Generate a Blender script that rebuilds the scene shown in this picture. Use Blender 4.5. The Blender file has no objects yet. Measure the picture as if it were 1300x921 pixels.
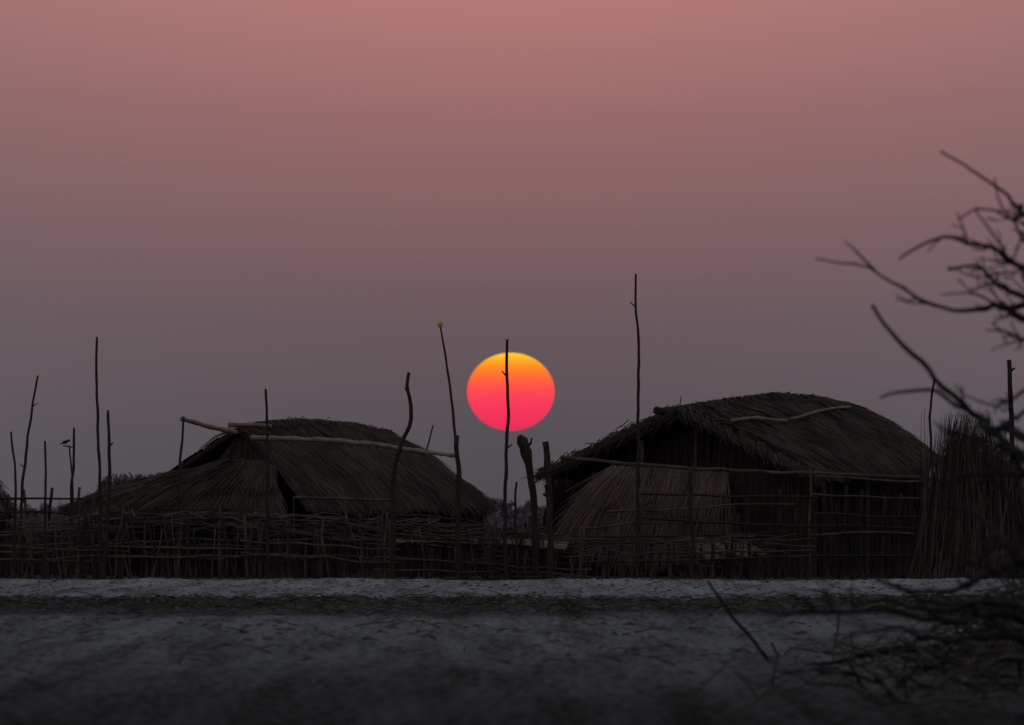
import bpy, math, random
from mathutils import Vector, noise
R = random.Random(7)
C = bpy.context.scene.collection
CAMH, D, K, HZ = 1.11, 160.0, 72.0, 655.0     # camera height, hut distance, photo px per metre there, horizon row

def P(px, py, Y):
    s = Y / D / K
    return Vector(((px - 650) * s, Y, CAMH + (HZ - py) * s))
def M(px, Y): return px / K * Y / D

# ------------------------------------------------------------------ materials
def lin(c):
    c = c / 255
    return c / 12.92 if c < .04045 else ((c + .055) / 1.055) ** 2.4
def rgb(r, g, b): return (lin(r), lin(g), lin(b), 1)

def mat(name, c1, c2, scale=6, rough=.9, tint=False, bump=.3, stretch=(1, 1, 1)):
    m = bpy.data.materials.new(name); m.use_nodes = True
    n, l = m.node_tree.nodes, m.node_tree.links
    b = n['Principled BSDF']; b.inputs['Roughness'].default_value = rough
    b.inputs['Specular IOR Level'].default_value = .1
    tc = n.new('ShaderNodeTexCoord'); mp = n.new('ShaderNodeMapping'); mp.inputs['Scale'].default_value = stretch
    nz = n.new('ShaderNodeTexNoise'); nz.inputs['Scale'].default_value = scale; nz.inputs['Detail'].default_value = 5
    l.new(tc.outputs['Object'], mp.inputs['Vector']); l.new(mp.outputs['Vector'], nz.inputs['Vector'])
    rp = n.new('ShaderNodeValToRGB'); rp.color_ramp.elements[0].color = c1; rp.color_ramp.elements[1].color = c2
    rp.color_ramp.elements[0].position = .3; rp.color_ramp.elements[1].position = .7
    if tint:
        at = n.new('ShaderNodeAttribute'); at.attribute_name = 'tint'
        mx = n.new('ShaderNodeMath'); mx.operation = 'MULTIPLY_ADD'
        l.new(nz.outputs['Fac'], mx.inputs[0]); mx.inputs[1].default_value = .5; l.new(at.outputs['Fac'], mx.inputs[2])
        sb = n.new('ShaderNodeMath'); sb.operation = 'SUBTRACT'; l.new(mx.outputs[0], sb.inputs[0]); sb.inputs[1].default_value = .25
        l.new(sb.outputs[0], rp.inputs['Fac'])
        rp.color_ramp.elements[0].position = 0; rp.color_ramp.elements[1].position = 1
    else:
        l.new(nz.outputs['Fac'], rp.inputs['Fac'])
    l.new(rp.outputs['Color'], b.inputs['Base Color'])
    if bump:
        bp = n.new('ShaderNodeBump'); bp.inputs['Strength'].default_value = bump; bp.inputs['Distance'].default_value = .02
        l.new(nz.outputs['Fac'], bp.inputs['Height']); l.new(bp.outputs['Normal'], b.inputs['Normal'])
    return m
WOOD = mat('weathered_wood', (.030, .023, .020, 1), (.075, .057, .047, 1), 8, stretch=(4, 4, 1))
STICK = mat('dry_stick', (.065, .049, .040, 1), (.17, .126, .098, 1), 5)
BAMBOO = mat('pale_bamboo', (.20, .145, .10, 1), (.36, .27, .19, 1), 4)
THATCH = mat('thatch', (.036, .027, .024, 1), (.155, .112, .092, 1), 2.5, tint=True, bump=0)
THATCHL = mat('pale_thatch', (.05, .036, .029, 1), (.26, .186, .145, 1), 2.5, tint=True, bump=0)
REED = mat('reed_wall', (.04, .029, .024, 1), (.12, .087, .07, 1), 3, tint=True, bump=0)
MATTAN = mat('woven_matting', (.10, .07, .05, 1), (.24, .17, .12, 1), 7)
BARK = mat('dead_bark', (.018, .015, .015, 1), (.05, .042, .04, 1), 12)
TWIG = mat('dead_twigs', (.015, .013, .013, 1), (.14, .115, .10, 1), 3, tint=True, bump=0)
YEL = mat('pale_yellow', (.55, .40, .10, 1), (.75, .58, .2, 1), 20)
HAZE = mat('hazy_leaves', (.10, .09, .10, 1), (.20, .18, .195, 1), 1, bump=0)  # distance haze painted into the base colour of far trees and scrub
CLOD = mat('dark_clods', (.045, .04, .036, 1), (.15, .138, .125, 1), 6)
BIRD = mat('dark_feathers', (.02, .02, .02, 1), (.06, .055, .05, 1), 30)

# ------------------------------------------------------------------ mesh builder
LOC = {}
class MB:
    def __init__(s): s.v, s.f, s.t = [], [], []
    def face(s, pts, t=.5):
        i = len(s.v); s.v += [Vector(p) for p in pts]; s.f.append(tuple(range(i, i + len(pts)))); s.t.append(t)
    def tube(s, pts, rad, n=6, t=.5):
        i0 = len(s.v); N = len(pts)
        for k, p in enumerate(pts):
            d = (pts[min(k + 1, N - 1)] - pts[max(k - 1, 0)])
            if d.length < 1e-9: d = Vector((0, 0, 1))
            d.normalize()
            ref = Vector((0, 1, 0)) if abs(d.y) < .8 else Vector((1, 0, 0))
            a = d.cross(ref).normalized(); b = d.cross(a)
            for j in range(n):
                an = 2 * math.pi * j / n
                s.v.append(p + (a * math.cos(an) + b * math.sin(an)) * rad[k])
        for k in range(N - 1):
            for j in range(n):
                s.f.append((i0 + k * n + j, i0 + k * n + (j + 1) % n, i0 + (k + 1) * n + (j + 1) % n, i0 + (k + 1) * n + j)); s.t.append(t)
        s.f.append(tuple(i0 + j for j in range(n))[::-1]); s.f.append(tuple(i0 + (N - 1) * n + j for j in range(n))); s.t += [t, t]
    def stick(s, pts, r0, r1, wob=.012, step=.14, node=0, n=6, t=.5):
        q = resample(pts, step); N = len(q)
        sx, sy = R.uniform(0, 99), R.uniform(0, 99); out, rad = [], []
        for k, p in enumerate(q):
            f = k / max(1, N - 1)
            w = wob * min(1, 4 * f + .2)
            o = Vector((noise.noise((sx, k * .35, 0)), noise.noise((sy, k * .35, 3)), noise.noise((sx, k * .35, 9)))) * w
            out.append(p + o)
            r = r0 + (r1 - r0) * f
            r *= 1 + .14 * noise.noise((sy, k * .45, 5)) + (.28 if node and k % node == 0 else 0)
            rad.append(r)
        s.tube(out, rad, n, t); return out
    def strip(s, p, d, L, w, nrm, t, sag=0):
        side = d.cross(nrm)
        if side.length < 1e-6: return
        side = side.normalized() * (w / 2)
        m = p + d * L * .5; e = p + d * L + Vector((0, 0, -sag))
        i = len(s.v)
        s.v += [p - side, p + side, m + side, m - side, e + side * .35, e - side * .35]
        s.f += [(i, i + 1, i + 2, i + 3), (i + 3, i + 2, i + 4, i + 5)]; s.t += [t, t]
    def build(s, name, m, parent=None, base=None, smooth=True):
        base = Vector(LOC[parent.name]) if parent else (Vector(base) if base else Vector((0, 0, 0)))
        me = bpy.data.meshes.new(name)
        me.from_pydata([tuple(v - base) for v in s.v], [], s.f)
        at = me.attributes.new('tint', 'FLOAT', 'FACE'); at.data.foreach_set('value', s.t)
        if smooth: me.polygons.foreach_set('use_smooth', [True] * len(me.polygons))
        me.materials.append(m); me.update()
        o = bpy.data.objects.new(name, me); C.objects.link(o)
        if parent: o.parent = parent
        else: o.location = base
        LOC[o.name] = tuple(base); return o

def resample(pts, step):
    pts = [Vector(p) for p in pts]
    if len(pts) == 2:
        n = max(2, int((pts[1] - pts[0]).length / step)); return [pts[0].lerp(pts[1], k / n) for k in range(n + 1)]
    q = [pts[0] * 2 - pts[1]] + pts + [pts[-1] * 2 - pts[-2]]; out = []
    for i in range(1, len(q) - 2):
        a, b, c, d = q[i - 1], q[i], q[i + 1], q[i + 2]
        n = max(1, int((c - b).length / step))
        for k in range(n):
            u = k / n
            out.append(.5 * ((2 * b) + (c - a) * u + (2 * a - 5 * b + 4 * c - d) * u * u + (3 * b - a - 3 * c + d) * u ** 3))
    return out + [pts[-1]]

def tag(o, label, cat, group=None, kind=None):
    if label: o['label'] = label
    if cat: o['category'] = cat
    if group: o['group'] = group
    if kind: o['kind'] = kind
    return o
def thing(name, label, cat, loc, group=None):
    o = bpy.data.objects.new(name, None); C.objects.link(o); o.location = loc; o.empty_display_size = .2
    LOC[o.name] = tuple(loc); return tag(o, label, cat, group)

# ------------------------------------------------------------------ ground
def gz(x, y):
    if y > 400 or y < 20 or abs(x) > 60: return 0.0
    f = 1 if y < 153 else max(0, 1 - (y - 153) / 8) * .8 + .2
    f *= min(1, (y - 20) / 20)
    h = .04 * noise.noise((x * .30, y * .10, 1)) + .015 * noise.noise((x * 1.4, y * .5, 4)) + .018 * noise.noise((x * 4.2, y * 1.7, 7)) + .026 * noise.noise((x * 9, y * 2.2, 17))
    h += .05 * math.exp(-((y - 113) / 5) ** 2) * (1 + noise.noise((x * .8, y * .4, 12)) + .9 * noise.noise((x * 5, y * 1.5, 22)))
    h += .04 * math.exp(-((y - 152.5) / 1.5) ** 2) * (.6 + noise.noise((x * .9, 3, 12)))
    return h * f
xs = [-9000, -2500, -700, -200, -80, -40, -25, -18] + [-11.5 + .055 * i for i in range(419)] + [18, 25, 40, 80, 200, 700, 2500, 9000]
ys = [-4000, -400, -60, 0, 15, 30] + [44 + .24 * i for i in range(338)] + [125.2 + .35 * i for i in range(110)] + [172, 180, 195, 220, 260, 330, 450, 700, 1200, 2500, 6000, 14000]
gv = [(x, y, gz(x, y)) for y in ys for x in xs]; nx = len(xs)
gf = [(j * nx + i, j * nx + i + 1, (j + 1) * nx + i + 1, (j + 1) * nx + i) for j in range(len(ys) - 1) for i in range(nx - 1)]
me = bpy.data.meshes.new('ground'); me.from_pydata(gv, [], gf); me.polygons.foreach_set('use_smooth', [True] * len(gf)); me.update()
ground = bpy.data.objects.new('ground', me); C.objects.link(ground)
tag(ground, 'flat bare grey sandy ground with a dark strip of churned soil', 'ground', kind='structure')
gm = bpy.data.materials.new('dry_sand_and_soil'); gm.use_nodes = True
n, l = gm.node_tree.nodes, gm.node_tree.links; b = n['Principled BSDF']
b.inputs['Roughness'].default_value = 1; b.inputs['Specular IOR Level'].default_value = 0
tc = n.new('ShaderNodeTexCoord'); sp = n.new('ShaderNodeSeparateXYZ'); l.new(tc.outputs['Object'], sp.inputs[0])
def nz(scale, det, st):
    mp = n.new('ShaderNodeMapping'); mp.inputs['Scale'].default_value = st; l.new(tc.outputs['Object'], mp.inputs['Vector'])
    t = n.new('ShaderNodeTexNoise'); t.inputs['Scale'].default_value = scale; t.inputs['Detail'].default_value = det; l.new(mp.outputs['Vector'], t.inputs['Vector']); return t
def mth(op, a, bb, c=None):
    q = n.new('ShaderNodeMath'); q.operation = op
    for i, v in enumerate((a, bb, c)):
        if v is None: continue
        if isinstance(v, (int, float)): q.inputs[i].default_value = v
        else: l.new(v, q.inputs[i])
    return q.outputs[0]
n1 = nz(.9, 6, (1, .15, 1)); n2 = nz(14, 6, (1, .12, 1)); n3 = nz(2.4, 6, (1, .03, 1))
yy = mth('MULTIPLY_ADD', mth('SUBTRACT', n1.outputs['Fac'], .5), 14, sp.outputs['Y'])
mr = n.new('ShaderNodeMapRange'); mr.inputs['From Min'].default_value = 40; mr.inputs['From Max'].default_value = 180; l.new(yy, mr.inputs['Value'])
rp = n.new('ShaderNodeValToRGB'); e = rp.color_ramp.elements
def pos(y): return (y - 40) / 140
stops = [(40, (.05, .047, .046)), (56, (.09, .087, .086)), (68, (.165, .163, .164)), (80, (.20, .200, .203)), (97, (.22, .221, .225)), (103, (.10, .092, .087)), (108, (.070, .060, .054)), (118, (.080, .070, .063)), (123, (.29, .293, .302)), (152, (.35, .354, .364)), (157, (.10, .095, .09)), (180, (.06, .055, .052))]
e[0].position = 0; e[0].color = (*stops[0][1], 1); e[1].position = 1; e[1].color = (*stops[-1][1], 1)
for y, c in stops[1:-1]:
    q = e.new(pos(y)); q.color = (*c, 1)
l.new(mr.outputs[0], rp.inputs['Fac'])
hs = n.new('ShaderNodeMix'); hs.data_type = 'RGBA'; hs.blend_type = 'MULTIPLY'; hs.inputs[0].default_value = 1
gr = n.new('ShaderNodeValToRGB'); gr.color_ramp.elements[0].position = .38; gr.color_ramp.elements[0].color = (.42, .39, .37, 1); gr.color_ramp.elements[1].position = .6; gr.color_ramp.elements[1].color = (1.15, 1.15, 1.15, 1)
l.new(mth('MULTIPLY_ADD', n2.outputs['Fac'], .5, mth('MULTIPLY', n3.outputs['Fac'], .5)), gr.inputs['Fac'])
l.new(rp.outputs['Color'], hs.inputs[6]); l.new(gr.outputs['Color'], hs.inputs[7]); l.new(hs.outputs[2], b.inputs['Base Color'])
bp = n.new('ShaderNodeBump'); bp.inputs['Strength'].default_value = .9; bp.inputs['Distance'].default_value = .05
l.new(n2.outputs['Fac'], bp.inputs['Height']); l.new(bp.outputs['Normal'], b.inputs['Normal'])
me.materials.append(gm)

# ------------------------------------------------------------------ sun
SD = 9000; c = P(648.5, 497.5, SD)
mb = MB(); rx, rz = M(55.5, SD), M(49.5, SD); nu, nv = 96, 48
for j in range(nv + 1):
    th = math.pi * j / nv
    for i in range(nu):
        ph = 2 * math.pi * i / nu
        mb.v.append(c + Vector((rx * math.sin(th) * math.cos(ph), rx * math.sin(th) * math.sin(ph), rz * math.cos(th))))
for j in range(nv):
    for i in range(nu):
        mb.f.append((j * nu + i, (j + 1) * nu + i, (j + 1) * nu + (i + 1) % nu, j * nu + (i + 1) % nu)); mb.t.append(.5)
sm = bpy.data.materials.new('setting_sun'); sm.use_nodes = True; n, l = sm.node_tree.nodes, sm.node_tree.links
n.remove(n['Principled BSDF']); em = n.new('ShaderNodeEmission')
tc = n.new('ShaderNodeTexCoord'); sp = n.new('ShaderNodeSeparateXYZ'); l.new(tc.outputs['Generated'], sp.inputs[0])
rp = n.new('ShaderNodeValToRGB'); e = rp.color_ramp.elements; rp.color_ramp.interpolation = 'B_SPLINE'
st = [(0, (232, 46, 84)), (.2, (245, 52, 92)), (.4, (253, 62, 90)), (.55, (255, 80, 74)), (.68, (255, 104, 54)), (.80, (255, 136, 38)), (.90, (255, 172, 34)), (1, (255, 212, 62))]
e[0].position = 0; e[0].color = rgb(*st[0][1]); e[1].position = 1; e[1].color = rgb(*st[-1][1])
for p_, c_ in st[1:-1]: q = e.new(p_); q.color = rgb(*c_)
l.new(sp.outputs['Z'], rp.inputs['Fac']); l.new(rp.outputs['Color'], em.inputs['Color']); em.inputs['Strength'].default_value = 1
l.new(em.outputs[0], n['Material Output'].inputs['Surface'])
tag(mb.build('sun', sm, base=c), 'big setting sun, orange on top and pink red below, low between the huts', 'sun')

# ------------------------------------------------------------------ thatch surfaces
def poly_at(pl, u):
    k = u * (len(pl) - 1); i = min(int(max(k, 0)), len(pl) - 2); return pl[i].lerp(pl[i + 1], k - i)
def thatch(mb, top, bot, n, L=.6, w=.022, bulge=.08, lift=.05, slab=.1, t0=.15, t1=.9, side=.08, over=.05, sag=.03, seed=0, rows=6, **kw):
    nrm = (poly_at(top, 1) - poly_at(top, 0)).cross(poly_at(bot, .5) - poly_at(top, .5)).normalized()
    if 2 * nrm.z - nrm.y < 0: nrm = -nrm
    def S(u, v):
        p = poly_at(top, u).lerp(poly_at(bot, u), v)
        return p + nrm * (bulge * 4 * v * (1 - v) + .05 * noise.noise((u * 6 + seed, v * 4, 2)) * min(1, slab * 10))
    if slab:
        nu, nv = 26, 12; i0 = len(mb.v)
        for k in (0, 1):
            for j in range(nv + 1):
                for i in range(nu + 1): mb.v.append(S(i / nu, j / nv) - nrm * slab * k)
        W = nu + 1; H = W * (nv + 1)
        for j in range(nv):
            for i in range(nu):
                a = i0 + j * W + i; mb.f.append((a, a + 1, a + W + 1, a + W)); mb.t.append(.25)
                mb.f.append((a + H, a + H + W, a + H + W + 1, a + H + 1)); mb.t.append(.05)
        ring = [i for i in range(nu)] + [nu + W * j for j in range(nv)] + [nu - i + W * nv for i in range(nu)] + [W * (nv - j) for j in range(nv)]
        for a, b_ in zip(ring, ring[1:] + ring[:1]): mb.f.append((i0 + a, i0 + a + H, i0 + b_ + H, i0 + b_)); mb.t.append(.15)
    Lw = (poly_at(bot, .5) - poly_at(top, .5)).length
    for k in range(n):
        u = R.uniform(-.012, 1.012); v = R.uniform(-.04, 1.0)
        if rows and R.random() < .5:                       # laid in courses
            row = int(R.random() * rows); v = (row + .2 * noise.noise((u * 7, row, seed)) + abs(R.gauss(0, .13))) / rows
        lf = R.random() ** 2 * lift
        p = S(u, v) + nrm * (lf + .006)
        d = (S(u, min(v + .1, 1.1)) - S(u, v)).normalized()
        sd = d.cross(nrm).normalized()
        d = (d + sd * (R.gauss(0, side) + .08 * noise.noise((u * 5, v * 3, seed + 9))) + nrm * abs(R.gauss(.02, .035))).normalized()
        ll = L * R.uniform(.5, 1.15)
        mx = max(0, (1 - v) * Lw) + over * (1 + 1.5 * noise.noise((u * 14, seed, 1))) + R.random() ** 2 * over * 2.5
        ll = max(.03, min(ll, mx))
        cl = .5 + .9 * noise.noise((u * 8 + seed, v * 3, 5)); cl = .6 * cl + .4 * R.random()
        if R.random() < .04: cl += .3
        mb.strip(p, d, ll, w * R.uniform(.5, 1.5), (nrm + sd * R.gauss(0, .3)).normalized(), t0 + (t1 - t0) * cl, sag * R.random())
    return lambda u, v: S(u, v) + nrm * .05
def down(p): return Vector((p.x, p.y, gz(p.x, p.y) - .05))
def onsurf(S, px, py, off):
    best = None
    for i in range(61):
        for j in range(61):
            p = S(i / 60, j / 60); s = p.y / D / K
            e_ = (p.x / s + 650 - px) ** 2 + (HZ - (p.z - CAMH) / s - py) ** 2
            if best is None or e_ < best[0]: best = (e_, p)
    return best[1] + Vector((0, -off, off * .5))
def cap(ridge, n):
    mb = MB()
    for k in range(n):
        u = R.random(); p = poly_at(ridge, u) + Vector((R.gauss(0, .04), R.gauss(0, .06), .01 + R.random() * .035 + .02 * noise.noise((u * 20, 0, 0))))
        d = Vector((R.gauss(.25, .3), R.choice((-1, -1, 1)) * .8, -.35 + R.gauss(0, .10))).normalized()
        mb.strip(p, d, R.uniform(.15, .42), .02, Vector((R.gauss(0, .3), 0, 1)).normalized(), R.uniform(.15, .75))
    return mb

# ------------------------------------------------------------------ left hut
hutA = thing('thatched_hut', 'low wide thatched hut on the left with a long bamboo pole across its roof', 'hut', (P(380, 735, 165.5).x, 165.5, 0))
A = P(303, 543, 166); Bp = P(494, 549, 168); Cc = P(622, 642, 166); Dd = P(392, 645, 164)
ridge = [A, P(340, 537, 166.4), P(385, 534, 166.8), P(445, 539, 167.4), Bp]
mb = MB(); thatch(mb, ridge, [Dd, P(470, 646, 164.7), P(550, 645, 165.4), Cc], 13000, w=.016, seed=1, over=.08, lift=.035)
mb.build('roof_slope', THATCH, hutA)
Ee = P(165, 644, 168); Bk = Ee + (Bp - A)
mb = MB(); thatch(mb, ridge, [Ee, Bk], 2600, seed=2); mb.build('roof_slope', THATCH, hutA)
cap(ridge, 1300).build('ridge_cap', THATCH, hutA)
mb = MB(); thatch(mb, [P(214, 604, 167.6), P(290, 584, 166), P(346, 588, 164.7)], [P(78, 649, 167), P(215, 654, 165.2), P(360, 656, 163.2)], 10500, L=.7, w=.015, seed=3, t0=.25, t1=.95, side=.09, over=.08, rows=4, lift=.035)
tag(mb.build('lean_to_roof', THATCH, hutA), 'thatched skirt roof sloping down from the left end of the hut', None)
mb = MB(); r_ = (Bp - A).normalized() * .2
thatch(mb, [A.lerp(Ee, .05) + r_, A + r_, A.lerp(Dd, .05) + r_], [down(Ee.lerp(A, .1)) + r_, down(A) + r_, down(Dd.lerp(A, .04)) + r_], 2600, L=.8, w=.025, bulge=0, seed=4, slab=.05, t0=.1, t1=.9, rows=0)
mb.build('gable_wall', REED, hutA)
mb = MB(); a, b2 = P(400, 632, 165), P(600, 632, 166.6)
thatch(mb, [a, b2], [down(a), down(b2)], 1600, L=.7, w=.03, bulge=0, slab=.05, t0=0, t1=.6, seed=5, rows=0); mb.build('front_wall', REED, hutA)
mb = MB(); a, b2 = P(130, 640, 168), P(610, 636, 167.8)
thatch(mb, [a, b2], [down(a), down(b2)], 1800, L=.7, w=.03, bulge=0, slab=.05, t0=0, t1=.4, seed=6, rows=0); mb.build('back_wall', REED, hutA)
for px, py, Y in ((350, 600, 164), (388, 640, 164.2), (465, 645, 164.8), (545, 645, 165.6), (612, 642, 166.1), (120, 648, 166.6), (228, 652, 165.2)):
    p = P(px, py, Y); mb = MB(); mb.stick([down(p) - Vector((0, 0, .1)), p], .045, .035); mb.build('post', WOOD, hutA)
mb = MB(); mb.stick([P(322, 556, 165.3), P(356, 600, 164.3), P(392, 650, 163.7)], .035, .03); mb.build('verge_pole', WOOD, hutA)
mb = MB(); mb.stick([P(372, 632, 163.6), P(450, 634, 164.0), P(500, 636, 164.3)], .03, .025); mb.build('eave_pole', STICK, hutA)

# ------------------------------------------------------------------ right hut
hutB = thing('thatched_hut', 'taller thatched hut on the right with a shaggy straw wall below its open gable', 'hut', (P(930, 735, 166).x, 166, 0))
F = P(868, 518, 166); G = P(1074, 514, 169.2); Rr = P(1042, 604, 164); Ss = P(1192, 584, 167.2); Lf = P(690, 602, 168.2)
ridge = [F, P(925, 508, 166.8), P(985, 501, 167.7), P(1035, 505, 168.5), G]
mb = MB(); SB = thatch(mb, ridge, [Rr, P(1100, 600, 165.2), P(1150, 595, 166.3), Ss], 15000, w=.016, seed=11, over=.1, bulge=.12, slab=.14, lift=.035)
mb.build('roof_slope', THATCH, hutB)
mb = MB(); thatch(mb, ridge, [Lf, Lf + (G - F)], 3600, seed=12, slab=.14, bulge=.05); mb.build('roof_slope', THATCH, hutB)
cap(ridge, 1400).build('ridge_cap', THATCH, hutB)
mb = MB(); mb.stick([P(832, 521, 165.9), P(840, 523, 166), P(880, 516, 166.6), P(930, 512, 167.2)], .075, .04, wob=.02); mb.build('ridge_pole', WOOD, hutB)
for a, b2 in ((F, Rr), (F, Lf)):
    mb = MB(); o_ = Vector((-.12, -.16, -.06)); mb.stick([a + o_ + Vector((0, 0, .02)), a.lerp(b2, .5) + o_ + Vector((0, 0, -.04)), b2 + o_], .05, .04, wob=.03); mb.build('verge_pole', WOOD, hutB)
mb = MB()                                                    # ragged straw along the verge
for k in range(1700):
    b2 = R.choice((Rr, Lf)); p = F.lerp(b2, R.random()) + Vector((R.gauss(-.08, .05), R.gauss(-.12, .05), R.gauss(.0, .05)))
    dd = (b2 - F).normalized(); d = (dd * .7 + Vector((R.gauss(-.2, .2), -.25, -.35 + R.gauss(0, .2)))).normalized()
    mb.strip(p, d, R.uniform(.1, .32), .018, Vector((0, -1, .3)).normalized(), R.uniform(.15, .7))
mb.build('verge_thatch', THATCH, hutB)
mb = MB(); a, b2 = P(752, 604, 166.9), P(1032, 604, 164.7)
thatch(mb, [a, a.lerp(b2, .5) + Vector((0, 0, .04)), b2], [down(P(748, 700, 166.9)), down(a.lerp(b2, .5)), down(b2)], 5200, L=.9, w=.018, bulge=.03, lift=.05, slab=.06, side=.1, t0=.1, t1=.7, seed=13, rows=0)
tag(mb.build('straw_wall', REED, hutB), 'brown straw wall under the gable', None)
mb = MB(); thatch(mb, [P(778, 594, 166.6), P(820, 594, 166.1), P(880, 598, 165.6), P(925, 602, 165.3)], [P(724, 668, 166.3), P(800, 692, 165.6), P(870, 690, 165.2), P(925, 660, 165.0)], 8500, L=.85, w=.016, bulge=.10, lift=.10, slab=.04, side=.14, t0=.2, t1=.9, seed=14, over=.22, rows=3)
tag(mb.build('straw_skirt', THATCHL, hutB), 'shaggy pale straw skirt hanging across the front of the hut', None)
mb = MB(); q = (G - F).normalized() * .55                      # added reed sheet standing in for the shade inside the open gable
top = F + q - Vector((0, 0, .15)); le = F.lerp(Lf, .95) + q - Vector((0, 0, .1)); ri = F.lerp(Rr, .95) + q - Vector((0, 0, .1))
thatch(mb, [top.lerp(le, .97), top, top.lerp(ri, .97)], [down(le), down(top), down(ri)], 2200, L=.8, w=.03, bulge=0, slab=.03, t0=.1, t1=.7, seed=19, rows=0)
mb.build('gable_shade_sheet', REED, hutB)
for px, py, Y in ((800, 560, 166.5), (868, 525, 166.0)):
    p = P(px, py, Y) + q * .6; mb = MB(); mb.stick([down(p), p], .04, .035); mb.build('post', STICK, hutB)
mb = MB(); a, b2 = P(1036, 612, 165.2), P(1172, 598, 167.6)
thatch(mb, [a, b2], [down(a), down(b2)], 1600, L=.8, w=.025, bulge=0, slab=.05, t0=0, t1=.5, seed=15, rows=0); mb.build('side_wall', REED, hutB)
mb = MB(); a, b2 = P(696, 606, 169.0), P(1180, 596, 170.4)
thatch(mb, [a, b2], [down(a), down(b2)], 1500, L=.8, w=.03, bulge=0, slab=.05, t0=0, t1=.4, seed=16, rows=0); mb.build('back_wall', REED, hutB)
for px, py, Y in ((700, 602, 168), (900, 536, 166.2), (1034, 600, 164.3), (1100, 604, 165.2), (1168, 596, 166.6)):
    p = P(px, py, Y); mb = MB(); mb.stick([down(p) - Vector((0, 0, .1)), p], .05, .04); mb.build('post', WOOD, hutB)
mb = MB(); mb.stick([P(712, 581, 165), P(860, 594, 164.2), P(1020, 601, 163.4), P(1172, 606, 163.6)], .035, .028, wob=.03); mb.build('tie_beam', STICK, hutB)

# bamboo on the roofs
pts = [onsurf(SB, x, y, .07) for x, y in ((928, 538), (962, 533), (1000, 536), (1045, 524), (1080, 519))]
mb = MB(); mb.stick(pts, .03, .022, wob=.02, node=4)
tag(mb.build('bamboo_pole', BAMBOO, base=pts[0]), 'thin crooked pale cane lying across the right hut roof', 'pole')
mb = MB(); pts = [P(320, 556, 165.0), P(450, 562, 163.0), P(577, 579, 158.0)]; mb.stick(pts, .045, .032, wob=.02, node=4)
tag(mb.build('bamboo_pole', BAMBOO, base=pts[0]), 'long pale bamboo pole lying across the front of the left hut roof', 'pole')
mb = MB(); pts = [P(231, 532, 163.4), P(262, 541, 164.4), P(300, 549, 165.4)]; mb.stick(pts, .038, .045, wob=.02, node=4)
tag(mb.build('bamboo_pole', BAMBOO, base=pts[0]), 'short bamboo pole jutting left from the left hut gable top', 'pole')
mb = MB(); pts = [P(290, 540, 165.5), P(318, 539, 165.6), P(345, 541, 165.6)]; mb.stick(pts, .04, .03, wob=.015, node=4)
tag(mb.build('bamboo_pole', BAMBOO, base=pts[0]), 'stubby bamboo piece lying on the left end of the left hut ridge', 'pole')

# ------------------------------------------------------------------ standing poles
def pole(name, label, Y, pts, r0, r1, m=WOOD, wob=.02, twigs=0, cat='pole', n=7, toground=True):
    q = [P(x, y, Y) for x, y in pts]
    if toground:
        e = q[-1]; q.append(Vector((e.x, Y, gz(e.x, Y) - .15))) if e.z > gz(e.x, Y) + .05 else None
    mb = MB(); out = mb.stick(q, M(r0, Y), M(r1, Y), wob=wob, n=n, step=.1)
    for k in range(twigs):
        p = out[R.randrange(2, len(out) // 2)]; s_ = R.choice((-1, 1))
        mb.stick([p, p + Vector((s_ * R.uniform(.05, .12), 0, R.uniform(.03, .12)))], M(r0, Y) * .8, M(r0, Y) * .4, wob=0, n=5)
    base = (q[-1].x, Y, max(q[-1].z, 0))
    return tag(mb.build(name, m, base=base), label, cat), out
pole('wooden_pole', 'tall straight slender pole, highest of those at the far left', 158, [(123, 428), (122, 470), (124, 540), (127, 625), (127, 700)], 1.5, 2.6)
pole('wooden_pole', 'pole beside the tall left one, reaching only half as high above the rails', 157.6, [(137, 521), (138, 560), (139, 610), (135, 690), (131, 730)], 1.8, 3.4, twigs=1)
pole('wooden_pole', 'slanting thin pole leaning right at the far left', 162, [(48, 477), (42, 510), (35, 560), (28, 625), (25, 700)], 1.3, 2.6, twigs=2)
pole('wooden_pole', 'short bent stick nearest the left edge', 158, [(14, 548), (16, 572), (20, 600), (19, 650), (18, 700)], 1.3, 2.2)
pole('wooden_pole', 'short upright stick between the slanting pole and the twin sticks', 158, [(57, 560), (58, 600), (57, 700)], 1.4, 2)
pole('wooden_pole', 'straight thin stick, right one of a close pair at the left', 162, [(94, 543), (93, 590), (90, 640), (90, 700)], 1.5, 2.3)
pole('wooden_pole', 'thin crooked stick, left one of a close pair at the left', 162.5, [(88, 566), (91, 600), (92, 640), (88, 700)], 1, 1.8)
pole('wooden_pole', 'thin post holding up the short bamboo at the left hut gable', 163, [(233, 529), (231, 560), (227, 610), (226, 660)], 1.6, 2.4)
pole('wooden_pole', 'slim upright pole in front of the left hut gable', 157.8, [(337, 494), (339, 540), (339, 600), (340, 690)], 1.6, 2.4, twigs=1)
pole('wooden_pole', 'dark crooked pole bowing right in front of the left hut roof', 157.6, [(519, 473), (517, 490), (521, 515), (520, 540), (508, 568), (500, 600), (499, 660), (498, 728)], 2.2, 4.2, twigs=1)
pole('wooden_pole', 'short thin twig sticking up behind the right end of the left hut roof', 168.5, [(550, 540), (546, 556), (541, 580), (536, 640)], 1, 1.8)
yp, out = pole('wooden_pole', 'long slender leaning pole with a pale yellow tip left of the sun', 157.8, [(559, 414), (564, 445), (571, 490), (577, 545), (580, 575)], 1.1, 2.2, wob=.012, toground=False)
mb = MB(); tp = out[0]
mb.tube([tp + Vector((0, 0, z)) for z in (-.03, .0, .03, .06, .085)], [.018, .042, .05, .036, .006], 8); mb.build('tip', YEL, yp)
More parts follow.
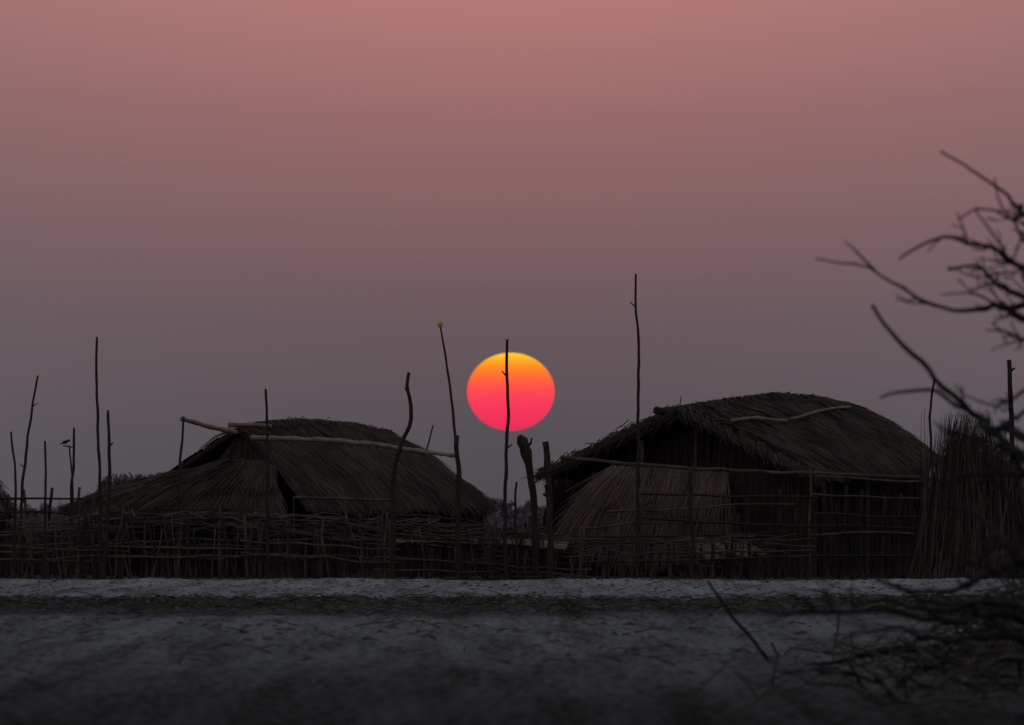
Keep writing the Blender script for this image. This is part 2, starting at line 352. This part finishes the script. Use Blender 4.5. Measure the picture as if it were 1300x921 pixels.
pole('wooden_post', 'stout rough post that the long roof bamboo rests against', 157.6, [(580, 553), (579, 566), (582, 600), (581, 660), (582, 728)], 3.4, 3.6, m=WOOD, cat='post')
pole('wooden_pole', 'dark pole standing straight across the face of the sun', 157.6, [(644, 431), (643, 470), (645, 520), (643, 570), (641, 640), (642, 728)], 1.8, 2.9, twigs=2)
pole('wooden_pole', 'tallest pole, standing before the gable of the right hut', 158, [(807, 348), (807, 390), (811, 440), (810, 520), (810, 620), (808, 730)], 1.4, 3.0, twigs=2)
pole('wooden_post', 'thick rough post with a jagged top left of the right hut', 157.6, [(692, 561), (694, 580), (697, 640), (699, 730)], 4.2, 4.4, wob=.03, cat='post', twigs=1)
mb = MB(); Y = 158
q = [P(x, y, Y) for x, y in ((659, 553), (663, 560), (668, 575), (671, 588), (674, 610), (678, 640), (680, 731))]
q = resample(q, .1); rr = []
for p in q:
    py = HZ - (p.z - CAMH) * K * D / Y
    rr.append(M(3 if py < 556 else 7.2 if py < 578 else 5.2 if py < 600 else 4.2, Y) * R.uniform(.9, 1.1))
mb.tube(q, rr, 8)
mb.stick([P(666, 570, Y), P(674, 563, Y), P(675, 556, Y)], M(2, Y), M(1, Y), wob=0)
tag(mb.build('tree_stump', WOOD, base=(q[-1].x, Y, 0)), 'thick leaning stump with a swollen broken top right below the sun', 'stump')
pole('wooden_pole', 'thin faint pole rising between the right hut and the reed stack', 166, [(1187, 481), (1182, 510), (1181, 545), (1183, 600)], 1.4, 2.2)
pole('wooden_post', 'stout straight post standing above the reed stack at the right edge', 158, [(1281, 457), (1283, 510), (1285, 560), (1285, 640)], 3, 3.6, cat='post', twigs=1)
for i, (px, py, lab) in enumerate(((656, 612, 'short forked stick in the gap right of the pole across the sun'), (622, 690, 'short thin stake below the left rim of the sun'))):
    pole('wooden_stake', lab, 157.9 - .3 * i, [(px, py), (px - 2, py + 25), (px + 1, 728)], 1.4, 2, cat='stake', twigs=2)
pole('wooden_stake', 'rough stake at the foot of the shaggy straw skirt', 159.2, [(877, 594), (876, 640), (879, 690), (878, 728)], 2.6, 3, cat='stake')

# small bird on the left poles
bt = P(83, 562, 162.4); mb = MB()
mb.tube([bt + Vector((x, 0, z)) for x, z in ((-.10, -.03), (-.06, -.015), (-.03, 0), (.02, .012), (.05, .03), (.07, .04), (.09, .036))], [.006, .010, .026, .030, .02, .022, .004], 8)
mb.stick([bt + Vector((0, 0, -.02)), bt + Vector((.005, 0, -.05))], .004, .004, wob=0)
tag(mb.build('bird', BIRD, base=bt), 'tiny dark bird perched by the twin sticks at the left', 'bird')
mb = MB(); mb.stick([P(80, 566, 162.4), P(92, 568, 162.4)], .01, .012, wob=0)
mb.build('perch_twig', WOOD, [o for o in C.objects if o.get('label', '').startswith('thin crooked stick')][0])

# ------------------------------------------------------------------ stick racks and fences
def rack(label, x0, x1, yt0, yt1, Yf, Yb, nrail, npick, group='stick racks in front of the left hut'):
    root = thing('stick_rack', label, 'rack', (P((x0 + x1) / 2, 735, Yf).x, Yf, 0), group)
    def top(px): return yt0 + (yt1 - yt0) * (px - x0) / (x1 - x0)
    for Y in (Yf, (Yf + Yb) / 2, Yb):
        k = max(3, int((x1 - x0) / 36))
        for i in range(k + 1):
            px = x0 + (x1 - x0) * i / k + R.uniform(-11, 11); p = P(px, top(px) + R.uniform(-16, 6), Y); g = down(p) + Vector((R.gauss(0, .07), 0, -.05))
            mb = MB(); mb.stick([g, g.lerp(p, .5) + Vector((R.gauss(0, .03), 0, 0)), p], M(2.0, Y) * R.uniform(.6, 1.3), M(1.6, Y) * R.uniform(.6, 1.2), wob=.03); mb.build('post', R.choice((STICK, STICK, WOOD)), root)
    for i in range(nrail):
        Y = R.uniform(Yf, Yb); a = x0 + R.uniform(-40, 60); b_ = x1 + R.uniform(-60, 40); dy = R.choice((-4, 0, 4, 8, 14, 20, 28, 38, 50))
        p, q = P(a, top(a) + dy + R.uniform(-6, 6), Y), P(b_, top(b_) + dy + R.uniform(-6, 6), Y + R.uniform(-.3, .3))
        mb = MB(); mb.stick([p, p.lerp(q, .5) + Vector((0, 0, R.gauss(-.02, .04))), q], M(1.6, Y) * R.uniform(.6, 1.3), M(1.1, Y) * R.uniform(.6, 1.2), wob=.045, step=.2)
        mb.build('rail', R.choice((STICK, STICK, WOOD)), root)
    for dy in (36, 54):
        p, q = P(x0 - 15, top(x0) + dy + R.uniform(-10, 10), Yf - .05), P(x1 + 15, top(x1) + dy + R.uniform(-10, 10), Yf - .05)
        mb = MB(); mb.stick([p, q], .020, .014, wob=.05, step=.2); mb.build('rail', STICK, root)
    for i in range(nrail // 2):                       # short cross sticks lying over the rails
        px = R.uniform(x0, x1); p = P(px, top(px) + R.uniform(-4, 4), Yf - .1); q = P(px + R.uniform(-35, 35), top(px) + R.uniform(-8, 2), Yb + .1)
        mb = MB(); mb.stick([p, q], .018, .012, wob=.03, step=.2); mb.build('cross_stick', STICK, root)
    for i in range(npick):
        px = R.uniform(x0, x1); p = P(px, top(px) + R.uniform(-4, 40), Yf + R.uniform(-.05, .1)); g = down(p) + Vector((R.gauss(0, .10), 0, 0))
        mb = MB(); mb.stick([g, p], M(1.2, Yf) * R.uniform(.6, 1.3), M(.9, Yf), wob=.035); mb.build('picket', R.choice((STICK, WOOD)), root)
    return root
rack('leftmost stick rack, beneath the tall left pole', -10, 150, 664, 656, 158.5, 161, 11, 20)
rack('stick rack in front of the thatched skirt roof, right of the tall left pole', 150, 320, 654, 657, 158, 161.5, 14, 22)
rack('stick rack in front of the left hut doorway, left of the crooked bowed pole', 320, 490, 656, 664, 158, 161.5, 14, 22)
rack('stick rack below the right end of the left hut roof, right of the crooked pole', 490, 620, 662, 672, 158.2, 161.5, 12, 18)
rack('rightmost stick rack, below the sun and left of the right hut', 615, 735, 672, 680, 158.4, 161, 12, 18)
mb = MB()                                            # loose brushwood lying over and in the racks
for k in range(170):
    px = R.uniform(-15, 1000); t = 656 if px < 400 else 656 + (px - 400) / 335 * 24 if px < 735 else 684
    py = t + min(50, abs(R.gauss(0, 14))) + R.uniform(-5, 6); Y = R.uniform(158, 161.4) if px < 735 else R.uniform(159.9, 160.2); p = P(px, py, Y)
    a = R.gauss(0, .16) if R.random() < .85 else R.gauss(1.3, .4); d = Vector((math.cos(a), R.gauss(0, .3) if px < 735 else 0, math.sin(a))); L = R.uniform(.4, 1.5)
    e1 = p - d * L / 2; e2 = p + d * L / 2
    if min(e1.z, e2.z) < .02: continue
    mb.stick([e1, p + Vector((0, 0, R.gauss(0, .04))), e2], R.uniform(.006, .016), .005, wob=.03, n=5, step=.15, t=R.random() + .2)
tag(mb.build('brushwood', TWIG), 'loose tangled brushwood heaped over the stick racks and the fence beside them', 'brushwood', kind='stuff')

def fence(label, posts, rails, Y, name='rail_fence', pr=2.4, npick=0, prange=None, ms=(WOOD, STICK)):
    xs_ = [p[0] for p in posts]; root = thing(name, label, 'fence', (P(sum(xs_) / len(xs_), 735, Y).x, Y, 0))
    for px, py in posts:
        p = P(px, py, Y); mb = MB(); mb.stick([down(p) - Vector((0, 0, .1)), down(p).lerp(p, .5) + Vector((R.gauss(0, .02), 0, 0)), p + Vector((R.gauss(0, .04), 0, 0))], M(pr, Y) * R.uniform(.7, 1.2), M(pr * .8, Y) * R.uniform(.7, 1.1), wob=.03); mb.build('post', R.choice(ms), root)
    for a, b_ in rails:
        p, q = P(*a, Y - .06), P(*b_, Y - .06); mb = MB(); mb.stick([p, p.lerp(q, .5) + Vector((0, 0, R.gauss(0, .03))), q], R.uniform(.016, .026), R.uniform(.011, .018), wob=.03, step=.2); mb.build('rail', R.choice((STICK, STICK, WOOD)), root)
    for i in range(npick):
        px = R.uniform(*prange[:2]); p = P(px, R.uniform(*prange[2:]), Y + .05); mb = MB(); mb.stick([down(p), p + Vector((R.gauss(0, .07), 0, 0))], R.uniform(.012, .024), .010, wob=.03); mb.build('picket', R.choice(ms), root)
    return root
fence('open rail fence of thin sticks at the left edge', [(-8, 618), (8, 628), (33, 622), (62, 620), (100, 618), (118, 626)], [((-12, 633), (118, 634)), ((-12, 650), (125, 655)), ((-10, 676), (122, 672))], 163, npick=16, prange=(-8, 118, 640, 690))
fence('rail fence in front of the straw skirt of the right hut', [(742, 662), (766, 655), (790, 645), (826, 618), (850, 640), (905, 626), (928, 640), (952, 632), (990, 622), (1010, 630), (1029, 594)],
      [((812, 627), (1040, 632)), ((735, 672), (900, 664)), ((815, 657), (1035, 668)), ((740, 684), (1036, 694)), ((860, 648), (1010, 640)), ((730, 714), (1030, 706)), ((728, 696), (960, 680)), ((770, 650), (930, 644)), ((725, 681), (1000, 676)), ((728, 690), (1034, 684)), ((820, 702), (1034, 699))], 160.3, npick=52, prange=(735, 1030, 650, 712))
fence('rail fence along the dark porch at the right of the right hut', [(1048, 600), (1072, 618), (1094, 622), (1120, 632), (1140, 626), (1172, 604), (1195, 620)], [((1030, 627), (1215, 634)), ((1035, 605), (1180, 612)), ((1035, 652), (1205, 657)), ((1030, 680), (1230, 684)), ((1032, 667), (1190, 672)), ((1025, 706), (1215, 700))], 161, npick=34, prange=(1040, 1195, 625, 710), ms=(WOOD, WOOD))

# mats and a slanting panel
def sheet(quad, nu=14, nv=6, amp=.03):
    mb = MB(); a, b_, c_, d_ = [P(*q) for q in quad]; sd = R.uniform(0, 50)
    g = [[a.lerp(b_, i / nu).lerp(d_.lerp(c_, i / nu), j / nv) + Vector((0, 0, amp * noise.noise((i * .5 + sd, j * .6, 1)))) for i in range(nu + 1)] for j in range(nv + 1)]
    for o_ in (0, -.02):
        for j in range(nv):
            for i in range(nu):
                f = [g[j][i], g[j][i + 1], g[j + 1][i + 1], g[j + 1][i]]
                mb.face([p + Vector((0, 0, o_)) for p in (f if o_ == 0 else f[::-1])])
    return mb, a
mb, a = sheet([(505, 683, 160.6), (607, 685, 160.6), (606, 690, 158.2), (500, 689, 158.2)])
tag(mb.build('woven_mat', MATTAN, base=a), 'long tan woven mat lying on the sticks of the rack right of the crooked pole', 'mat')
mb, a = sheet([(640, 684, 160.6), (722, 688, 160.6), (718, 697, 158.3), (632, 690, 158.3)])
tag(mb.build('woven_mat', MATTAN, base=a), 'tan woven mat lying on the rack below the sun', 'mat')
pr = thing('lean_to_panel', 'low slanting tan panel propped in front of the straw skirt', 'panel', (P(920, 735, 161).x, 161, 0))
mb, a = sheet([(866, 681, 161.6), (952, 691, 161.6), (976, 704, 160.7), (893, 709, 160.7)], amp=.10); mb.build('panel', MATTAN, pr)
for px, py, Y in ((896, 709, 160.8), (972, 704, 160.8), (870, 684, 161.5), (948, 691, 161.5)):
    p = P(px, py, Y); mb = MB(); mb.stick([down(p), p], .025, .02); mb.build('leg', WOOD, pr)

# reed stack at the right
mb = MB(); Y0 = 156; cx = P(1245, 735, Y0).x
for k in range(4200):
    a = R.uniform(0, 2 * math.pi); rb = 1.25 * R.uniform(.75, 1.05); hh = R.uniform(1.2, 2.75) * (1 - .1 * math.cos(a)) - .25 * R.random()
    base = Vector((cx + rb * math.cos(a), Y0 + rb * math.sin(a), 0)); rt = rb * (.34 + R.uniform(-.08, .1)) * (2.9 - hh) / 1.2 if hh < 1.7 else rb * (.42 + R.gauss(0, .14))
    tip = Vector((cx + rt * math.cos(a + R.gauss(0, .25)) + R.gauss(0, .12), Y0 + rt * math.sin(a), hh + R.gauss(0, .08)))
    d = (tip - base); L = d.length; d.normalize()
    mb.strip(base, d, L, R.uniform(.012, .032), Vector((math.cos(a) + R.gauss(0, .4), math.sin(a), .2)).normalized(), R.random() * .9)
nn = 14
core = [[Vector((cx + r_ * math.cos(2 * math.pi * j / nn), Y0 + r_ * math.sin(2 * math.pi * j / nn), z)) for j in range(nn)] for r_, z in ((1.1, 0), (.75, 1.2), (.4, 2.0), (.05, 2.1))]
for a_, b_ in zip(core, core[1:]):
    for j in range(nn): mb.face([a_[j], a_[(j + 1) % nn], b_[(j + 1) % nn], b_[j]], .05)
tag(mb.build('reed_stack', REED, base=(cx, Y0, 0)), 'tall dark stack of bundled dry reeds at the right edge', 'reed stack')

# edge hut at far left and a low roof behind the left hut
h3 = thing('thatched_hut', 'dark corner of a thatched hut cut off by the left edge', 'hut', (P(-30, 735, 165).x, 165, 0))
mb = MB(); thatch(mb, [P(-90, 580, 166), P(-28, 586, 166.5)], [P(-80, 655, 164.4), P(20, 652, 165)], 1500, seed=31); mb.build('roof', THATCH, h3)
mb = MB(); a, b_ = P(-85, 645, 165.2), P(12, 645, 165.6); thatch(mb, [a, b_], [down(a), down(b_)], 700, L=.7, w=.03, bulge=0, slab=.05, t0=0, t1=.4, seed=32, rows=0); mb.build('wall', REED, h3)
h4 = thing('thatched_shelter', 'low ragged thatched shelter half hidden behind the left end of the left hut', 'shelter', (P(165, 735, 174).x, 174, 0))
mb = MB(); thatch(mb, [P(135, 613, 175), P(160, 609, 175), P(200, 611, 175)], [P(118, 646, 173.5), P(215, 648, 173.5)], 1300, seed=33, lift=.15); mb.build('roof', THATCH, h4)
for px in (125, 165, 205):
    p = P(px, 645, 173.8); mb = MB(); mb.stick([down(p), p], .04, .03); mb.build('post', WOOD, h4)

# ------------------------------------------------------------------ far background
def far_tree(px, top, Y, wpx, label):
    x = P(px, 655, Y).x; H = P(px, top, Y).z; root = thing('distant_tree', label, 'tree', (x, Y, 0), 'hazy trees on the horizon')
    mb = MB(); mb.stick([Vector((x, Y, -.2)), Vector((x + .1, Y, H * .4)), Vector((x - .1, Y, H * .75))], .16, .06, wob=.1, step=.4)
    for s_ in (-1, 1): mb.stick([Vector((x, Y, H * .4)), Vector((x + s_ * M(wpx, Y) * .25, Y, H * .72))], .08, .03, wob=.05, step=.4)
    mb.build('trunk', HAZE, root)
    mb = MB(); wm = M(wpx, Y) / 2
    cl = [(R.uniform(-1, 1) * wm, R.gauss(0, .4) * wm, H * R.uniform(.2, .82), R.uniform(.2, .4) * wm) for _ in range(14)]
    for k in range(1100):
        a, b_, c_, r_ = R.choice(cl); d = Vector((R.gauss(0, 1), R.gauss(0, 1), R.gauss(0, .7))).normalized() * r_ * R.random() ** .4
        p = Vector((x + a, Y + b_, max(.1, c_))) + d; u = Vector((R.gauss(0, 1), R.gauss(0, 1), R.gauss(0, 1))).normalized() * .16; w_ = Vector((R.gauss(0, 1), R.gauss(0, 1), R.gauss(0, 1))).normalized() * .1
        mb.face([p - u, p + w_, p + u, p - w_], R.random())
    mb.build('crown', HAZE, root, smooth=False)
for a in ((602, 634, 900, 40, 'hazy tree on the horizon touching the right eave of the left hut'), (624, 629, 880, 44, 'hazy tree on the horizon just left of the pole across the sun, tallest there'),
          (656, 633, 920, 40, 'hazy tree on the horizon just right of the pole across the sun'), (684, 636, 940, 34, 'hazy tree on the horizon behind the thick jagged post'),
          (45, 642, 950, 50, 'low hazy tree on the horizon below the slanting left pole'), (80, 640, 900, 50, 'low hazy tree on the horizon behind the twin sticks')):
    far_tree(*a)
mb = MB()
for k in range(14000):
    x = R.uniform(-62, 62); Y = R.uniform(690, 730); h = R.random() * (1.5 + .7 * noise.noise((x * .15, 0, 0)))
    p = Vector((x, Y, h)); u = Vector((R.gauss(0, 1), R.gauss(0, 1), R.gauss(0, 1))).normalized() * .22; w_ = Vector((R.gauss(0, 1), R.gauss(0, 1), R.gauss(0, 1))).normalized() * .15
    mb.face([p - u, p + w_, p + u, p - w_], R.random())
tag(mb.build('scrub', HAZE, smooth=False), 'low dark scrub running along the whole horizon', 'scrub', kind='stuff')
mb = MB()
for k in range(8000):
    x = R.uniform(-10.5, 1.2); Y = R.uniform(170.5, 174); h = R.uniform(.3, .95) + .12 * noise.noise((x, 0, 0)); d = Vector((R.gauss(0, .12), R.gauss(0, .1), 1)).normalized()
    mb.strip(Vector((x, Y, 0)), d, h, R.uniform(.02, .04), Vector((R.gauss(0, .3), -1, 0)).normalized(), R.random() * .4)
tag(mb.build('dry_reeds', REED), 'thick dark growth of dry reeds behind the racks and left hut', 'reeds', kind='stuff')

# debris on the ground
mb = MB()
def clod(x, y, r):
    z = gz(x, y); i = len(mb.v); ring = 6
    for k, (rr_, zz) in enumerate(((1.2, -.3), (.9, .25), (.4, .5))):
        for j in range(ring):
            a = 2 * math.pi * j / ring; q = r * rr_ * R.uniform(.6, 1.4); mb.v.append(Vector((x + q * math.cos(a), y + q * math.sin(a), z + r * zz * R.uniform(.6, 1.2))))
    for k in range(2):
        for j in range(ring): mb.f.append((i + k * ring + j, i + k * ring + (j + 1) % ring, i + (k + 1) * ring + (j + 1) % ring, i + (k + 1) * ring + j)); mb.t.append(.5)
    mb.f.append(tuple(i + 2 * ring + j for j in range(ring))); mb.t.append(.5)
for k in range(5600):
    y = R.gauss(112, 5) if R.random() < .6 else R.uniform(60, 124)
    x = R.uniform(-.062, .062) * y
    if y < 100 and noise.noise((x * .9, y * .12, 40)) < -.05: continue
    clod(x, y, abs(R.gauss(0, .024)) + .007)
for k in range(1800):
    y = R.uniform(122, 157); clod(R.uniform(-.062, .062) * y, y, abs(R.gauss(0, .016)) + .007)
tag(mb.build('soil_clods', CLOD), 'loose dark clods scattered over the sand and thick along the soil strip', 'clods', kind='stuff')
mb = MB()
for k in range(1200):
    y = R.gauss(112, 5) if R.random() < .85 else R.uniform(65, 156); x = R.uniform(-.062, .062) * y; z = gz(x, y)
    a = R.uniform(0, 6.28); L = R.uniform(.08, .4); d = Vector((math.cos(a), math.sin(a) * .6, R.uniform(0, .25)))
    p = Vector((x, y, z + .01)); mb.stick([p, p + d * L * .5 + Vector((0, 0, R.uniform(0, .03))), p + d * L], .007, .003, wob=.01, n=4, step=.1, t=R.random())
tag(mb.build('dry_twigs', TWIG), 'thin dry twigs strewn over the ground in front of the huts', 'twigs', kind='stuff')
mb = MB()
for k in range(420):
    cxx = R.choice((-2.6, -2.4, -6.3, -4, 1.1, 3.2, 6, 7.3)) + R.gauss(0, .25) if R.random() < .6 else R.uniform(-9, 9)
    y = R.uniform(154, 157.6); p = Vector((cxx, y, gz(cxx, y) - .01)); mb.strip(p, Vector((R.gauss(0, .5), R.gauss(0, .2), 1)).normalized(), R.uniform(.06, .24), .012, Vector((0, -1, 0)), R.random())
tag(mb.build('dry_grass', REED), 'sparse dry grass blades along the foot of the racks', 'grass', kind='stuff')

# ------------------------------------------------------------------ bare bush in the near right
BY = 50
bush = thing('bare_bush', 'near leafless bush reaching in from the right edge with crooked branches', 'bush', (P(1345, 910, BY).x, BY, 0))
mb = MB()
for q in ([(1342, 925), (1336, 800), (1330, 700), (1322, 590), (1330, 480), (1336, 380), (1342, 270)], [(1350, 925), (1352, 760), (1340, 640), (1335, 560)]):
    mb.stick([P(x, y, BY) for x, y in q], M(11, BY), M(4, BY), wob=.01, step=.05, n=8)
mb.build('trunk', BARK, bush)
BR = [([(1340, 292), (1300, 268), (1284, 256), (1255, 232), (1222, 207), (1195, 191)], 4.6, 1.4, 1),
      ([(1340, 310), (1300, 283), (1262, 268), (1240, 265), (1213, 283)], 3.6, 1.1, 2),
      ([(1340, 372), (1300, 340), (1268, 318), (1232, 306), (1195, 304), (1165, 312), (1140, 326)], 4.8, 1.4, 4),
      ([(1330, 360), (1290, 335), (1268, 310), (1250, 285), (1242, 262)], 3.8, 1.1, 3),
      ([(1338, 378), (1290, 388), (1250, 392), (1212, 391), (1188, 388), (1165, 378), (1130, 355), (1105, 341), (1085, 336), (1060, 334), (1034, 330)], 5.4, .9, 4),
      ([(1332, 400), (1285, 372), (1262, 352), (1235, 338), (1203, 345)], 5.4, 1.8, 4),
      ([(1328, 425), (1300, 428), (1252, 420)], 3.4, 1, 3),
      ([(1335, 330), (1305, 310), (1290, 285), (1268, 252), (1262, 225)], 3, .9, 2),
      ([(1332, 395), (1310, 368), (1292, 345), (1240, 352), (1205, 338)], 3.6, 1, 4),
      ([(1325, 415), (1290, 402), (1255, 360), (1245, 330)], 3.2, .9, 3),
      ([(1335, 440), (1300, 405), (1270, 385), (1225, 372), (1195, 376)], 3.6, 1, 3),
      ([(1325, 600), (1268, 556), (1232, 523), (1200, 492), (1168, 462), (1140, 432), (1125, 410), (1106, 390)], 7, 2.4, 3),
      ([(1326, 560), (1280, 548), (1250, 535), (1215, 516), (1188, 500), (1165, 494), (1140, 498), (1116, 508)], 6, 1.7, 4),
      ([(1328, 520), (1290, 530), (1262, 545), (1235, 540), (1215, 525)], 4, 1.2, 3),
      ([(1328, 470), (1296, 500), (1262, 520), (1230, 505), (1212, 485)], 3.2, .9, 3),
      ([(1330, 640), (1295, 590), (1255, 560), (1215, 555), (1185, 535)], 5, 1.3, 4),
      ([(1330, 770), (1280, 690), (1230, 650), (1178, 642)], 5.5, 1.4, 4),
      ([(1332, 720), (1290, 650), (1262, 610), (1245, 570)], 5.5, 1.4, 4),
      ([(1330, 690), (1270, 722), (1210, 748), (1160, 752), (1105, 730)], 7.5, 2, 5),
      ([(1322, 610), (1260, 600), (1205, 612), (1170, 605)], 4, 1.2, 4),
      ([(1335, 700), (1300, 720), (1270, 690), (1240, 715), (1200, 725)], 4.5, 1.2, 4),
      ([(1335, 790), (1260, 765), (1190, 775), (1120, 762), (1080, 768)], 5, 1.4, 5),
      ([(1335, 820), (1260, 806), (1190, 812), (1130, 798), (1070, 806)], 5.5, 1.4, 5),
      ([(1335, 850), (1280, 800), (1230, 770), (1180, 765), (1140, 740)], 6, 1.5, 5),
      ([(1335, 800), (1270, 780), (1200, 790), (1110, 772), (1060, 779), (960, 774)], 7.5, 1.6, 5)]
for q, r0, r1, tw in BR:
    yo = R.uniform(-1.2, 1.2); pts = [P(x, y, BY + yo * min(1, i / 2)) for i, (x, y) in enumerate(q)]
    mb = MB(); out = mb.stick(pts, M(r0, BY), M(r1, BY), wob=.03, step=.05, n=7)
    for k in range(tw * 2):
        j = R.randrange(len(out) // 5, int(len(out) * .85)); p = out[j]; d0 = (out[j + 1] - out[j]).normalized(); L = M(R.uniform(12, 48) * (1.3 if tw > 4 else 1), BY)
        d = (d0 * .7 + Vector((R.gauss(0, .5), R.gauss(0, .3), R.gauss(.1, .5)))).normalized(); d2 = (d + Vector((R.gauss(0, .5), 0, R.gauss(.05, .5)))).normalized()
        rr_ = M(r0 + (r1 - r0) * j / len(out), BY) * .55
        tw_ = mb.stick([p, p + d * L * .5, p + d * L * .5 + d2 * L * .5], rr_, M(.8, BY), wob=.015, step=.04, n=5)
        if R.random() < .5:
            p2 = tw_[len(tw_) // 2]; d3 = (d2 + Vector((R.gauss(0, .7), 0, R.gauss(0, .7)))).normalized()
            mb.stick([p2, p2 + d3 * L * .4], M(1.2, BY), M(.6, BY), wob=.008, step=.04, n=5)
    if q[0] == (1338, 378): mb.stick([P(1112, 345, BY + yo), P(1098, 331, BY + yo), P(1086, 318, BY + yo), P(1072, 306, BY + yo)], M(2, BY), M(.8, BY), wob=.005, step=.04)
    mb.build('branch', BARK, bush)
mb = MB()
for k in range(330):
    Y = R.uniform(53, 72); px = 1335 - abs(R.gauss(0, 130)); x = P(px, 0, Y).x; z = gz(x, Y) + R.random() * max(.06, .75 - (1335 - px) / 220)
    a = R.uniform(0, 6.28); d = Vector((math.cos(a), .4 * math.sin(a), R.gauss(.05, .3))).normalized(); L = R.uniform(.3, 1.1); p = Vector((x, Y, max(z, .02)))
    mb.stick([p - d * L / 2, p + Vector((0, 0, R.gauss(0, .07))), p + d * L / 2], R.uniform(.005, .016), .003, wob=.04, n=5, step=.08, t=R.random() ** 1.4)
tag(mb.build('brush_pile', TWIG), 'tangled heap of dead twigs below the bare bush', 'brush', kind='stuff')
for lab, Y, q, r0, r1 in (('blurred thin stick lying towards the camera at the centre right foreground', 66, [(898, 738), (915, 765), (945, 800), (978, 838)], 1.6, 2.6),
                        ('blurred fallen branch lying in the foreground left of the bare bush', 66, [(1000, 850), (1070, 838), (1140, 825), (1210, 835)], 3, 5)):
    pts = [P(x, y, Y) for x, y in q]
    mb = MB(); mb.stick(pts, M(r0, Y), M(r1, Y), wob=.02, step=.08)
    tag(mb.build('fallen_branch', BARK, base=pts[-1]), lab, 'branch')

# ------------------------------------------------------------------ sky, light, camera
w = bpy.data.worlds.new('World'); bpy.context.scene.world = w; w.use_nodes = True
n, l = w.node_tree.nodes, w.node_tree.links; bg = n['Background']; outn = n['World Output']
EL = math.radians(2.5)
sk = n.new('ShaderNodeTexSky'); sk.sky_type = 'NISHITA'; sk.sun_disc = False; sk.sun_elevation = EL; sk.sun_rotation = 0; sk.dust_density = 6
bg.inputs['Strength'].default_value = .002; l.new(sk.outputs[0], bg.inputs['Color'])
tc = n.new('ShaderNodeTexCoord'); sp = n.new('ShaderNodeSeparateXYZ'); l.new(tc.outputs['Generated'], sp.inputs[0])
mr = n.new('ShaderNodeMapRange'); mr.inputs['From Min'].default_value = 0; mr.inputs['From Max'].default_value = .4; l.new(sp.outputs['Z'], mr.inputs['Value'])
rp = n.new('ShaderNodeValToRGB'); e = rp.color_ramp.elements
st = [(0, (78, 75, 81)), (.0085, (85, 80, 86)), (.022, (104, 87, 93)), (.031, (122, 93, 98)), (.043, (146, 103, 106)), (.0569, (174, 118, 117)), (.08, (163, 122, 122)), (.13, (124, 123, 130)), (.4, (121, 128, 137))]
e[0].position = 0; e[0].color = rgb(*st[0][1]); e[1].position = 1; e[1].color = rgb(*st[-1][1])
for z, c_ in st[1:-1]: q = e.new(z / .4); q.color = rgb(*c_)
l.new(mr.outputs[0], rp.inputs['Fac'])
# greyer away from the sun
ab = n.new('ShaderNodeMath'); ab.operation = 'POWER'; mm = n.new('ShaderNodeMath'); mm.operation = 'ABSOLUTE'; l.new(sp.outputs['X'], mm.inputs[0]); l.new(mm.outputs[0], ab.inputs[0]); ab.inputs[1].default_value = 1.5
m2 = n.new('ShaderNodeMapRange'); m2.inputs['From Max'].default_value = .06 ** 1.5; m2.inputs['To Max'].default_value = .3; l.new(ab.outputs[0], m2.inputs['Value'])
mx = n.new('ShaderNodeMix'); mx.data_type = 'RGBA'; l.new(m2.outputs[0], mx.inputs[0]); l.new(rp.outputs['Color'], mx.inputs[6]); mx.inputs[7].default_value = rgb(101, 98, 106)
bg2 = n.new('ShaderNodeBackground'); bg2.inputs['Strength'].default_value = 1; l.new(mx.outputs[2], bg2.inputs['Color'])
ad = n.new('ShaderNodeAddShader'); l.new(bg.outputs[0], ad.inputs[0]); l.new(bg2.outputs[0], ad.inputs[1]); l.new(ad.outputs[0], outn.inputs['Surface'])
ld = bpy.data.lights.new('sun_light', 'SUN'); ld.energy = .12; ld.angle = math.radians(.5); ld.color = (1, .42, .25)
lo = bpy.data.objects.new('sun_light', ld); C.objects.link(lo); lo.rotation_euler = (-(math.pi / 2 - EL), 0, 0); lo.location = (0, 200, 30)

cd = bpy.data.cameras.new('camera'); cam = bpy.data.objects.new('camera', cd); C.objects.link(cam)
cam.location = (0, 0, CAMH); cd.sensor_width = 36; cd.lens = 36 * D * K / 1300
cam.rotation_euler = (math.pi / 2 + (HZ - 460.5) / (K * D), 0, 0); cd.clip_start = .5; cd.clip_end = 40000
cd.dof.use_dof = True; cd.dof.focus_distance = 160; cd.dof.aperture_fstop = 7
bpy.context.scene.camera = cam
sc = bpy.context.scene; sc.view_settings.view_transform = 'Standard'; sc.view_settings.look = 'None'; sc.view_settings.exposure = 0
